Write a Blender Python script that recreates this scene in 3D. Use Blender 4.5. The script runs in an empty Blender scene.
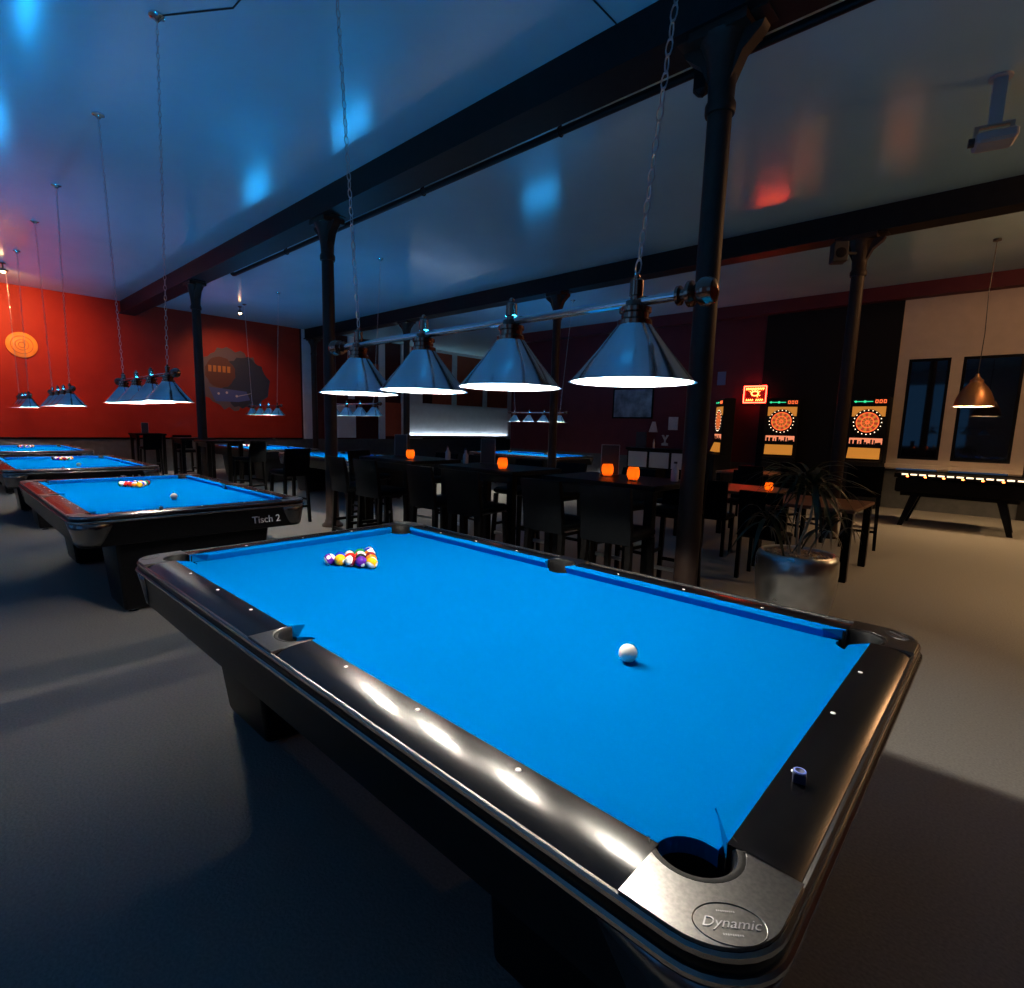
import bpy, math, random
from mathutils import Vector, Matrix
R = math.radians
PI = math.pi
random.seed(7)
scene = bpy.context.scene
COL = scene.collection

# ------------------------------------------------------------------ materials
def mat(name, col=(.5, .5, .5), rough=.5, metal=0., spec=.5, emit=None, estr=0., coat=0., trans=0.):
    m = bpy.data.materials.new(name); m.use_nodes = True
    b = m.node_tree.nodes['Principled BSDF']
    b.inputs['Base Color'].default_value = (*col, 1)
    b.inputs['Roughness'].default_value = rough
    b.inputs['Metallic'].default_value = metal
    b.inputs['Specular IOR Level'].default_value = spec
    b.inputs['Coat Weight'].default_value = coat
    b.inputs['Transmission Weight'].default_value = trans
    if emit:
        b.inputs['Emission Color'].default_value = (*emit, 1)
        b.inputs['Emission Strength'].default_value = estr
    return m

def noisy(m, scale, c0, c1, bump=0., detail=6., rough=None):
    """object-space noise between two own colours of the surface, plus a little relief"""
    nt = m.node_tree; N = nt.nodes; L = nt.links
    b = N['Principled BSDF']
    tc = N.new('ShaderNodeTexCoord'); nz = N.new('ShaderNodeTexNoise')
    nz.inputs['Scale'].default_value = scale; nz.inputs['Detail'].default_value = detail
    L.new(tc.outputs['Object'], nz.inputs['Vector'])
    cr = N.new('ShaderNodeValToRGB')
    cr.color_ramp.elements[0].position = .3; cr.color_ramp.elements[1].position = .7
    cr.color_ramp.elements[0].color = (*c0, 1); cr.color_ramp.elements[1].color = (*c1, 1)
    L.new(nz.outputs['Fac'], cr.inputs['Fac']); L.new(cr.outputs['Color'], b.inputs['Base Color'])
    if bump:
        bp = N.new('ShaderNodeBump'); bp.inputs['Strength'].default_value = bump
        bp.inputs['Distance'].default_value = .01
        L.new(nz.outputs['Fac'], bp.inputs['Height']); L.new(bp.outputs['Normal'], b.inputs['Normal'])
    if rough:
        mr = N.new('ShaderNodeMapRange')
        mr.inputs['To Min'].default_value = rough[0]; mr.inputs['To Max'].default_value = rough[1]
        L.new(nz.outputs['Fac'], mr.inputs['Value']); L.new(mr.outputs['Result'], b.inputs['Roughness'])
    return m

M = {}
M['carpet'] = noisy(mat('carpet', rough=.95, spec=.15), 90, (.17, .165, .15), (.23, .22, .20), .35)
M['ceiling'] = noisy(mat('ceiling_gloss', rough=.17, spec=1.), 1.3, (.35, .60, .68), (.39, .64, .72), 0, 3)
M['red'] = noisy(mat('red_plaster', rough=.55, spec=.3), 2.2, (.29, .014, .004), (.35, .021, .006), .05)
M['darkred'] = noisy(mat('dark_red_plaster', rough=.6, spec=.3), 2.2, (.085, .012, .016), (.105, .016, .020), .05)
M['dado'] = noisy(mat('grey_dado', rough=.7, spec=.3), 8, (.05, .055, .06), (.07, .075, .08))
M['white'] = noisy(mat('white_paint', rough=.5, spec=.3), 5, (.55, .56, .58), (.62, .63, .65))
M['cream'] = noisy(mat('cream_paint', rough=.6, spec=.3), 5, (.50, .42, .33), (.56, .47, .37))
M['iron'] = noisy(mat('painted_iron', rough=.5, spec=.2), 12, (.005, .005, .006), (.008, .008, .009), .1)
M['iron_brown'] = noisy(mat('painted_iron_column', rough=.48, spec=.25), 9, (.020, .011, .008), (.028, .016, .012), .12)
M['pane'] = mat('night_pane', (.004, .006, .010), .03, 0, .6)
M['panel_red'] = noisy(mat('red_pane', rough=.35), 3, (.30, .045, .02), (.38, .06, .025))
M['panel_dark'] = mat('dark_pane', (.06, .012, .012), .25)
M['black'] = mat('black_board', (.006, .006, .007), .7, 0, .2)
M['cloth'] = noisy(mat('blue_cloth', rough=.9, spec=.0), 300, (.0, .124, .40), (.0, .130, .42), .03)
M['rail'] = noisy(mat('black_rail', rough=.2, spec=.2), 40, (.002, .002, .003), (.004, .004, .005), 0, 5, (.18, .21))
M['alu'] = noisy(mat('worn_aluminium', rough=.3, metal=1.), 160, (.135, .132, .128), (.185, .18, .17), .0, 4, (.27, .31))
M['trim'] = mat('trim_metal', (.36, .34, .32), .26, 1.)
M['liner'] = mat('rubber_liner', (.005, .0055, .006), .55, 0, .12)
M['well'] = mat('pocket_well', (.006, .006, .008), .7, 0, .2)
M['apron'] = noisy(mat('black_laminate', rough=.34, spec=.15), 60, (.003, .003, .004), (.006, .006, .007), 0, 5, (.3, .36))
M['shield'] = mat('dark_metal_shield', (.16, .16, .165), .22, .9)
M['sight'] = mat('pearl_sight', (.82, .83, .82), .25)
M['chrome'] = mat('chrome', (.66, .68, .70), .10, 1.)
M['shade'] = mat('chrome_shade', (.60, .63, .66), .14, 1.)
M['brassy'] = mat('warm_chrome', (.30, .17, .13), .18, 1.)
M['shade_in'] = mat('white_enamel', (.85, .85, .83), .6)
M['bulb'] = mat('bulb_glow', (.9, .9, .9), .4, emit=(1., .97, .92), estr=14)
M['ball_white'] = mat('ball_ivory', (.82, .80, .72), .12)
M['chalk'] = mat('chalk_blue', (.12, .18, .60), .8)
M['chalkbox'] = mat('chalk_paper', (.015, .02, .06), .6)
M['letter'] = mat('white_lettering', (.85, .85, .85), .5)
M['wood_dark'] = noisy(mat('dark_wood', rough=.4, spec=.08), 14, (.002, .002, .002), (.004, .0036, .0034), .05)
M['wood_brown'] = noisy(mat('brown_wood', rough=.4, spec=.4), 10, (.10, .045, .022), (.15, .07, .035), .05)
M['leather'] = noisy(mat('black_leather', rough=.55, spec=.04), 40, (.0012, .0016, .0022), (.0022, .0028, .0036), .05)
M['steel'] = mat('brushed_steel', (.45, .45, .46), .3, 1.)
M['menu'] = mat('menu_card', (.016, .014, .016), .4)
M['menu_edge'] = mat('menu_edge', (.35, .33, .34), .4)
M['paper'] = noisy(mat('printed_paper', rough=.6), 60, (.45, .40, .38), (.62, .58, .55))
M['sign_blue'] = mat('sign_blue', (.10, .16, .32), .5)
M['gravel'] = noisy(mat('clay_pebbles', rough=.9), 120, (.26, .17, .08), (.60, .44, .26), .6)
M['pot'] = noisy(mat('hammered_silver', rough=.3, metal=1.), 9, (.50, .51, .50), (.62, .63, .62), .9, 1.0, (.25, .34))
M['bark'] = noisy(mat('bark', rough=.85), 30, (.26, .20, .12), (.44, .36, .24), .3)
M['leaf'] = noisy(mat('leaf_green', rough=.45), 12, (.005, .016, .005), (.012, .028, .009))
M['leaf_dry'] = mat('leaf_dry', (.17, .14, .09), .7)
M['neon'] = mat('red_neon', (.3, .01, .01), .4, emit=(1., .025, .012), estr=30)
M['neon_hot'] = mat('orange_neon', (.3, .05, .01), .4, emit=(1., .16, .03), estr=16)
M['sign_back'] = mat('sign_back', (.16, .006, .006), .5)
M['d_orange'] = mat('segment_orange', (.2, .05, .02), .4, emit=(1., .13, .03), estr=1.35)
M['d_deep'] = mat('segment_deep', (.2, .05, .02), .4, emit=(.6, .05, .02), estr=.6)
M['d_gold'] = mat('field_gold', (.2, .12, .02), .4, emit=(.85, .30, .04), estr=.6)
M['d_white'] = mat('lamp_white', (.8, .8, .8), .4, emit=(1., .75, .5), estr=2.)
M['d_pink'] = mat('screen_pink', (.3, .1, .1), .4, emit=(1., .30, .14), estr=.9)
M['d_green'] = mat('led_green', (0, .2, .1), .4, emit=(.05, .8, .35), estr=1.)
M['d_red'] = mat('led_red', (.2, 0, 0), .4, emit=(1., .15, .04), estr=1.5)
M['amber'] = mat('spot_amber', (.8, .5, .3), .4, emit=(1., .55, .22), estr=30)
M['warm_disc'] = mat('pendant_disc', (.9, .8, .7), .4, emit=(1., .80, .60), estr=5)
M['copper'] = mat('copper_shade', (.42, .20, .09), .38, .75)
M['disc_orange'] = noisy(mat('orange_disc', rough=.5), 4, (.78, .30, .03), (.90, .40, .05))
M['disc_line'] = mat('disc_line', (.50, .13, .02), .5)
M['grey_plastic'] = mat('grey_plastic', (.35, .36, .38), .4)
M['cable'] = mat('cable', (.02, .02, .022), .5)
M['added_blue_strip'] = mat('added_blue_strip', (.1, .3, .8), .4, emit=(.02, .30, 1.), estr=.12)  # for the made-up uplight strip on each lamp bar
M['flame'] = mat('flame', (1, .6, .2), .5, emit=(1., .45, .10), estr=30)

def translucent(name, col, mixcol, estr):
    m = bpy.data.materials.new(name); m.use_nodes = True
    nt = m.node_tree; N = nt.nodes; L = nt.links
    b = N['Principled BSDF']; b.inputs['Base Color'].default_value = (*col, 1); b.inputs['Roughness'].default_value = .25
    t = N.new('ShaderNodeBsdfTranslucent'); t.inputs['Color'].default_value = (*mixcol, 1)
    mx = N.new('ShaderNodeMixShader'); mx.inputs['Fac'].default_value = .75
    L.new(b.outputs['BSDF'], mx.inputs[1]); L.new(t.outputs['BSDF'], mx.inputs[2])
    L.new(mx.outputs['Shader'], N['Material Output'].inputs['Surface'])
    return m
M['candle_glass'] = translucent('amber_candle_glass', (.30, .05, .006), (.85, .20, .02), 0)
M['clear_glass'] = mat('clear_glass', (.85, .8, .75), .08, trans=.9)

def ball_mat(name, col, stripe):
    """pool ball: coloured all over, or white with a coloured belt; white number spot; all in the ball's own space"""
    m = bpy.data.materials.new(name); m.use_nodes = True
    nt = m.node_tree; N = nt.nodes; L = nt.links
    b = N['Principled BSDF']; b.inputs['Roughness'].default_value = .1
    tc = N.new('ShaderNodeTexCoord'); sp = N.new('ShaderNodeSeparateXYZ')
    L.new(tc.outputs['Object'], sp.inputs['Vector'])
    def mth(op, a, v):
        n = N.new('ShaderNodeMath'); n.operation = op
        L.new(a, n.inputs[0]); n.inputs[1].default_value = v
        return n.outputs[0]
    az = mth('ABSOLUTE', sp.outputs['Z'], 0)
    belt = mth('LESS_THAN', az, .0150)
    ax = mth('ABSOLUTE', sp.outputs['X'], 0)
    spot = mth('GREATER_THAN', ax, .0265)
    m1 = N.new('ShaderNodeMix'); m1.data_type = 'RGBA'
    white = (.82, .80, .72, 1)
    m1.inputs['A'].default_value = white if stripe else (*col, 1)
    m1.inputs['B'].default_value = (*col, 1)
    L.new(belt, m1.inputs['Factor'])
    m2 = N.new('ShaderNodeMix'); m2.data_type = 'RGBA'
    L.new(m1.outputs['Result'], m2.inputs['A']); m2.inputs['B'].default_value = white
    L.new(spot, m2.inputs['Factor'])
    L.new(m2.outputs['Result'], b.inputs['Base Color'])
    return m

# ------------------------------------------------------------------ mesh builder
class MB:
    def __init__(s):
        s.v = []; s.f = []; s.mi = []; s.cur = 0
    def add(s, vs, fs, mtx=None):
        o = len(s.v)
        for p in vs:
            p = Vector(p)
            s.v.append(mtx @ p if mtx else p)
        for f in fs:
            s.f.append([i + o for i in f]); s.mi.append(s.cur)
    def box(s, x0, x1, y0, y1, z0, z1, mtx=None, b=0.):
        if b > 0:
            return s.rbox(x0, x1, y0, y1, z0, z1, b, mtx)
        vs = [(x, y, z) for z in (z0, z1) for y in (y0, y1) for x in (x0, x1)]
        s.add(vs, [(0, 2, 3, 1), (4, 5, 7, 6), (0, 1, 5, 4), (2, 6, 7, 3), (0, 4, 6, 2), (1, 3, 7, 5)], mtx)
    def rbox(s, x0, x1, y0, y1, z0, z1, b, mtx=None):
        b = min(b, (x1 - x0) * .45, (y1 - y0) * .45, (z1 - z0) * .45)
        loops = []
        for d, z in ((b, z0), (0, z0 + b), (0, z1 - b), (b, z1)):
            loops.append([(x, y, z) for x, y in rrect(x0 + d, x1 - d, y0 + d, y1 - d, b, 2)])
        s.loft(loops, mtx, True, True)
    def loft(s, loops, mtx=None, cap0=False, cap1=False, closed=True):
        n = len(loops[0]); vs = [p for l in loops for p in l]; fs = []
        for k in range(len(loops) - 1):
            for i in range(n if closed else n - 1):
                j = (i + 1) % n
                fs.append((k * n + i, k * n + j, (k + 1) * n + j, (k + 1) * n + i))
        if cap0: fs.append(tuple(range(n - 1, -1, -1)))
        if cap1: fs.append(tuple(range((len(loops) - 1) * n, len(loops) * n)))
        s.add(vs, fs, mtx)
    def lathe(s, prof, c=(0, 0, 0), n=24, mtx=None, cap0=False, cap1=False):
        loops = [[(c[0] + r * math.cos(2 * PI * i / n), c[1] + r * math.sin(2 * PI * i / n), c[2] + z) for i in range(n)] for r, z in prof]
        s.loft(loops, mtx, cap0, cap1)
    def tube(s, pts, r, n=8, caps=True):
        pts = [Vector(p) for p in pts]
        rs = r if isinstance(r, (list, tuple)) else [r] * len(pts)
        loops = []; up = None
        for i, p in enumerate(pts):
            a = pts[max(i - 1, 0)]; b = pts[min(i + 1, len(pts) - 1)]
            t = (b - a).normalized()
            if up is None:
                up = Vector((0, 0, 1)) if abs(t.z) < .9 else Vector((1, 0, 0))
            x = t.cross(up).normalized(); y = x.cross(t).normalized(); up = y
            loops.append([p + rs[i] * (math.cos(2 * PI * k / n) * x + math.sin(2 * PI * k / n) * y) for k in range(n)])
        s.loft(loops, None, caps, caps)
    def prism(s, outline, z0, z1, mtx=None, bev=0.):
        """straight sided solid on any (also concave) outline, counter-clockwise"""
        n = len(outline)
        vs = [(x, y, z0) for x, y in outline] + [(x, y, z1) for x, y in outline]
        fs = [tuple(range(n - 1, -1, -1)), tuple(range(n, 2 * n))]
        for i in range(n):
            j = (i + 1) % n
            fs.append((i, j, n + j, n + i))
        s.add(vs, fs, mtx)
    def sphere(s, c, r, nu=20, nv=12, sc=(1, 1, 1), mtx=None):
        prof = [(c[0], c[1], c[2])]
        vs = []; fs = []
        vs.append((c[0], c[1], c[2] - r * sc[2]))
        for j in range(1, nv):
            a = -PI / 2 + PI * j / nv
            for i in range(nu):
                t = 2 * PI * i / nu
                vs.append((c[0] + r * sc[0] * math.cos(a) * math.cos(t), c[1] + r * sc[1] * math.cos(a) * math.sin(t), c[2] + r * sc[2] * math.sin(a)))
        vs.append((c[0], c[1], c[2] + r * sc[2]))
        for i in range(nu):
            fs.append((0, 1 + (i + 1) % nu, 1 + i))
        for j in range(nv - 2):
            for i in range(nu):
                a = 1 + j * nu + i; b = 1 + j * nu + (i + 1) % nu
                fs.append((a, b, b + nu, a + nu))
        top = len(vs) - 1; o = 1 + (nv - 2) * nu
        for i in range(nu):
            fs.append((o + i, o + (i + 1) % nu, top))
        s.add(vs, fs, mtx)
    def torus(s, c, R_, r, nu=10, nv=5, mtx=None, sx=1., sy=1.):
        vs = []; fs = []
        for i in range(nu):
            a = 2 * PI * i / nu
            for j in range(nv):
                b = 2 * PI * j / nv
                q = R_ + r * math.cos(b)
                vs.append((c[0] + sx * q * math.cos(a), c[1] + sy * q * math.sin(a), c[2] + r * math.sin(b)))
        for i in range(nu):
            for j in range(nv):
                a = i * nv + j; b = i * nv + (j + 1) % nv
                c2 = ((i + 1) % nu) * nv + (j + 1) % nv; d = ((i + 1) % nu) * nv + j
                fs.append((a, d, c2, b))
        s.add(vs, fs, mtx)
    def build(s, name, material, parent=None, smooth=40., loc=None):
        me = bpy.data.meshes.new(name)
        me.from_pydata([tuple(p) for p in s.v], [], s.f)
        ms = material if isinstance(material, (list, tuple)) else [material]
        for m in ms: me.materials.append(m)
        if len(ms) > 1: me.polygons.foreach_set('material_index', s.mi)
        me.update()
        if smooth:
            me.polygons.foreach_set('use_smooth', [True] * len(me.polygons))
            me.set_sharp_from_angle(angle=R(smooth))
        o = bpy.data.objects.new(name, me); COL.objects.link(o)
        if parent: o.parent = parent
        if loc: o.location = loc
        return o

def rrect(x0, x1, y0, y1, r, n=6):
    out = []
    for cx, cy, a0 in ((x1 - r, y1 - r, 0), (x0 + r, y1 - r, 90), (x0 + r, y0 + r, 180), (x1 - r, y0 + r, 270)):
        for k in range(n + 1):
            a = R(a0 + 90 * k / n)
            out.append((cx + r * math.cos(a), cy + r * math.sin(a)))
    return out

def arc(cx, cy, r, a0, a1, n=14):
    return [(cx + r * math.cos(R(a0 + (a1 - a0) * k / n)), cy + r * math.sin(R(a0 + (a1 - a0) * k / n))) for k in range(n + 1)]

def tag(o, label, cat, group=None, kind=None):
    o['label'] = label; o['category'] = cat
    if group: o['group'] = group
    if kind: o['kind'] = kind
    return o
def empty(name, loc=(0, 0, 0), rz=0.):
    o = bpy.data.objects.new(name, None); COL.objects.link(o)
    o.empty_display_size = .1; o.location = loc; o.rotation_euler = (0, 0, rz)
    return o
def thing(name, label, cat, loc=(0, 0, 0), rz=0., group=None):
    return tag(empty(name, loc, rz), label, cat, group)
def copy_tree(o, parent=None):
    c = o.copy(); COL.objects.link(c)
    if parent: c.parent = parent
    for ch in list(o.children): copy_tree(ch, c)
    return c
def dup(o, label, loc, rz=None, group=None):
    c = copy_tree(o); c.location = loc
    if rz is not None: c.rotation_euler = (0, 0, rz)
    c['label'] = label
    if group: c['group'] = group
    return c
def structure(o):
    o['kind'] = 'structure'; return o
def text_mesh(name, txt, size, ext, m, parent, mtx, shear=0., align='CENTER'):
    cu = bpy.data.curves.new(name, 'FONT'); cu.body = txt; cu.size = size; cu.extrude = ext
    cu.shear = shear; cu.align_x = align; cu.align_y = 'CENTER'; cu.resolution_u = 3
    tmp = bpy.data.objects.new(name + '_c', cu); COL.objects.link(tmp)
    dg = bpy.context.evaluated_depsgraph_get()
    me = bpy.data.meshes.new_from_object(tmp.evaluated_get(dg))
    bpy.data.objects.remove(tmp); bpy.data.curves.remove(cu)
    me.transform(mtx); me.materials.clear(); me.materials.append(m)
    o = bpy.data.objects.new(name, me); COL.objects.link(o)
    if parent: o.parent = parent
    return o
def light(name, kind, loc, energy, col, parent=None, radius=.05, spot=None, blend=.3, target=None, size=None):
    l = bpy.data.lights.new(name, kind); l.energy = energy; l.color = col
    if kind in ('POINT', 'SPOT'): l.shadow_soft_size = radius
    if kind == 'SPOT': l.spot_size = R(spot); l.spot_blend = blend
    if kind == 'AREA':
        l.shape = 'RECTANGLE'; l.size, l.size_y = size
    o = bpy.data.objects.new(name, l); COL.objects.link(o); o.location = loc
    if target is not None:
        o.rotation_euler = (Vector(target) - Vector(loc)).to_track_quat('-Z', 'Y').to_euler()
    if parent: o.parent = parent
    return o

# ------------------------------------------------------------------ camera (solved from the main table's sights and edges)
cam = bpy.data.cameras.new('camera'); co = bpy.data.objects.new('camera', cam); COL.objects.link(co)
co.location = (1.5879, -1.4507, 1.467); co.rotation_euler = (1.4304, -.0252, .7561)
cam.sensor_fit = 'HORIZONTAL'; cam.sensor_width = 36; cam.lens = 540.8 / 1024 * 36
cam.shift_x = (512 - 502.4) / 1024; cam.shift_y = (502.97 - 494) / 1024
cam.clip_start = .05; cam.clip_end = 100
scene.camera = co

# ------------------------------------------------------------------ room shell
XW, YW, ZC = -15.65, 12.2, 4.43
X1, Y0 = 7.5, -5.2
YD = 17.4          # end of the deeper bay beside the red wall
XB = -10.9
def sbox(name, m, *a, **k):
    b = MB(); b.box(*a, **k); return structure(b.build(name, m, smooth=None))
sbox('floor', M['carpet'], XW, X1, Y0, YD, -.1, 0)
sbox('ceiling', M['ceiling'], XW, X1, Y0, YD, ZC, ZC + .1)
sbox('wall_left', M['red'], XW - .1, XW, Y0, 7.15, .9, ZC)
sbox('wall_left_lower', M['dado'], XW - .1, XW, Y0, YD, 0, .9)
sbox('trim_1', M['wood_dark'], XW, XW + .025, Y0, 7.15, .88, .93)
# bay wall with white mullions and red panes, beyond the second beam
sbox('wall_bay', M['panel_dark'], XW - .1, XW - .02, 7.15, YD, .9, ZC)
for k, (a, b, z0, z1, mm) in enumerate((
        (7.22, 7.50, .9, ZC, 'white'), (7.98, 8.20, .9, ZC, 'white'), (8.9, 9.12, 2.3, ZC, 'white'),
        (10.15, 10.4, .9, ZC, 'white'), (11.15, 12.15, .9, ZC, 'white'), (13.7, 13.95, 2.2, ZC, 'white'),
        (15.5, 15.75, 2.2, ZC, 'white'), (17.1, 17.4, .9, ZC, 'white'))):
    sbox('trim_%d' % (k + 2), M[mm], XW - .02, XW + .05, a, b, z0, z1)
sbox('trim_10', M['white'], XW - .02, XW + .06, 12.15, 17.1, 2.2, 2.3)
sbox('trim_11', M['white'], XW - .02, XW + .06, 12.15, 17.1, ZC - .1, ZC)
for k, (a, b, z0, z1, mm) in enumerate(((13.95, 15.5, 2.3, ZC - .1, 'panel_red'), (12.7, 13.7, 2.3, ZC - .1, 'panel_red'), (10.4, 11.15, 1.0, 2.25, 'panel_red'),
        (9.12, 10.15, 2.5, 3.6, 'panel_red'), (15.75, 17.1, 2.3, ZC - .1, 'panel_red'))):
    sbox('window_%d' % (k + 3), M[mm], XW - .02, XW + .01, a, b, z0, z1)
sbox('trim_12', M['white'], XW, XW + .12, 11.2, 17.1, .95, 2.22)      # white lower panelling
sbox('trim_13', M['white'], XW, XW + .3, 8.25, 9.0, .95, 2.1)
# far wall
sbox('wall_back', M['darkred'], XB, -2.9, YW, YW + .1, .75, ZC)
sbox('wall_back_lower', M['dado'], XB, -2.9, YW, YW + .12, 0, .75)
sbox('wall_back_dark', M['black'], -2.9, -.32, YW - .03, YW + .1, 0, ZC)
sbox('wall_bay_side', M['darkred'], XB, XB + .1, YW + .1, YD, 0, ZC)
sbox('wall_bay_end', M['darkred'], XW, XB + .1, YD, YD + .1, 0, ZC)
wx = (-.32, -.14, .52, .70, 1.56, 1.75)
sbox('wall_window_side', M['cream'], wx[0], wx[5], YW, YW + .1, 3.0, ZC)
for n, (a, b) in enumerate(((wx[0], wx[1]), (wx[2], wx[3]), (wx[4], wx[5]))):
    sbox('wall_window_pier_%d' % (n + 1), M['cream'], a, b, YW, YW + .1, .80, 3.0)
sbox('wall_window_lower', M['dado'], wx[0], wx[5], YW, YW + .1, 0, .80)
sbox('trim_14', M['cream'], wx[0], wx[5], YW - .16, YW + .02, .84, .92)
sbox('trim_15', M['cream'], wx[0], wx[5], YW - .012, YW + .08, .92, 1.02)
sbox('wall_back_right', M['black'], wx[5], X1, YW - .03, YW + .1, 0, ZC)
for n, (a, b) in enumerate(((wx[1], wx[2]), (wx[3], wx[4]))):
    f = MB()
    f.box(a, a + .05, YW + .02, YW + .09, 1.02, 3.0); f.box(b - .05, b, YW + .02, YW + .09, 1.02, 3.0)
    f.box(a + .05, b - .05, YW + .02, YW + .09, 1.02, 1.07); f.box(a + .05, b - .05, YW + .02, YW + .09, 2.95, 3.0)
    w = structure(f.build('window_%d' % (n + 1), M['wood_dark'], smooth=None))
    g = MB(); g.box(a + .05, b - .05, YW + .05, YW + .065, 1.07, 2.95); g.build('pane', M['pane'], w, smooth=None)
# unseen sides of the hall behind the camera
sbox('wall_right', M['darkred'], X1, X1 + .1, Y0, YW, 0, ZC)
for n, (a, b, z0, z1) in enumerate(((XW, X1, 0, 1.0), (XW, X1, 3.9, ZC), (XW, -13, 1., 3.9), (-10, -8, 1., 3.9), (-5, -3, 1., 3.9), (0, 2, 1., 3.9), (5, X1, 1., 3.9))):
    sbox('wall_front_%d' % (n + 1), M['white'], a, b, Y0 - .1, Y0, z0, z1)

# beams
for n, (yb, m0, m1) in enumerate(((2.45, 2.31, 2.59), (7.4, 7.30, 7.54))):
    b = MB(); b.box(XW, X1, m0, m1, ZC - .30, ZC - .001)
    b.box(XW, X1, m0 - .04, m1 + .04, ZC - .32, ZC - .29)
    structure(b.build('beam', M['iron'], smooth=None))
b = MB(); b.box(XB, X1, 11.95, YW, ZC - .27, ZC - .001)
structure(b.build('beam', M['darkred'], smooth=None))

# cast iron columns with flaring heads
def column(x, y, i):
    b = MB()
    b.lathe([(.15, 0), (.15, .03), (.11, .06), (.095, .12), (.088, .3), (.080, 3.45), (.080, 3.62)], n=20, cap0=True)
    b.lathe([(.095, 3.60), (.10, 3.62), (.10, 3.66), (.085, 3.69), (.09, 3.80), (.115, 3.95), (.15, 4.04), (.165, 4.06)], n=20, cap0=True)
    b.box(-.19, .19, -.15, .15, 4.05, 4.115)
    # side brackets under the beam
    for s in (-1, 1):
        b.loft([[(s * .07, yy, 3.78), (s * .07, yy, 4.06), (s * .27, yy, 4.06), (s * .25, yy, 4.02), (s * .14, yy, 3.93)] for yy in (-.05, .05)], None, True, True)
    b.box(-.30, .30, -.10, .10, 4.10, 4.135)
    o = b.build('column', M['iron_brown'], loc=(x, y, 0))
    structure(o)
for i, x in enumerate((-.13, -5.38, -10.5)): column(x, 2.45, i)
for i, x in enumerate((-.22, -5.35, -10.3, -15.25)): column(x, 7.42, i)

# pipe under the first beam with hangers
t = thing('ceiling_pipe', 'long dark pipe hung under the ceiling beside the first beam', 'pipe')
b = MB()
pts = [(-9.95, 2.95, ZC - .0), (-9.95, 2.95, 4.36)] + [(-9.86 - .09 * math.cos(a), 2.95, 4.36 - .09 * math.sin(a)) for a in (R(20), R(45), R(70))] + [(-9.80, 2.95, 4.26), (3.2, 2.95, 4.26)]
b.tube(pts, .036, 10); b.build('pipe', M['iron'], t)
for x in (-7.6, -3.98, -1.9, 1.2):
    h = MB(); h.tube([(x, 2.95, ZC), (x, 2.95, 4.29)], .012, 6); h.torus((x, 2.95, 4.26), .042, .008, 12, 6, Matrix.Translation((x, 2.95, 4.26)) @ Matrix.Rotation(PI / 2, 4, 'Y') @ Matrix.Translation((-x, -2.95, -4.26)))
    h.build('hanger', M['iron'], t)
t = thing('junction_box', 'small dark rounded box hanging under the pipe by the nearest column', 'box', (-.44, 2.80, 3.98))
b = MB(); b.rbox(-.055, .055, -.055, .055, 0, .22, .03); b.build('housing', M['iron'], t)
b = MB(); b.box(-.03, .03, -.02, .15, .20, .30); b.build('bracket', M['iron'], t)

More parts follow.
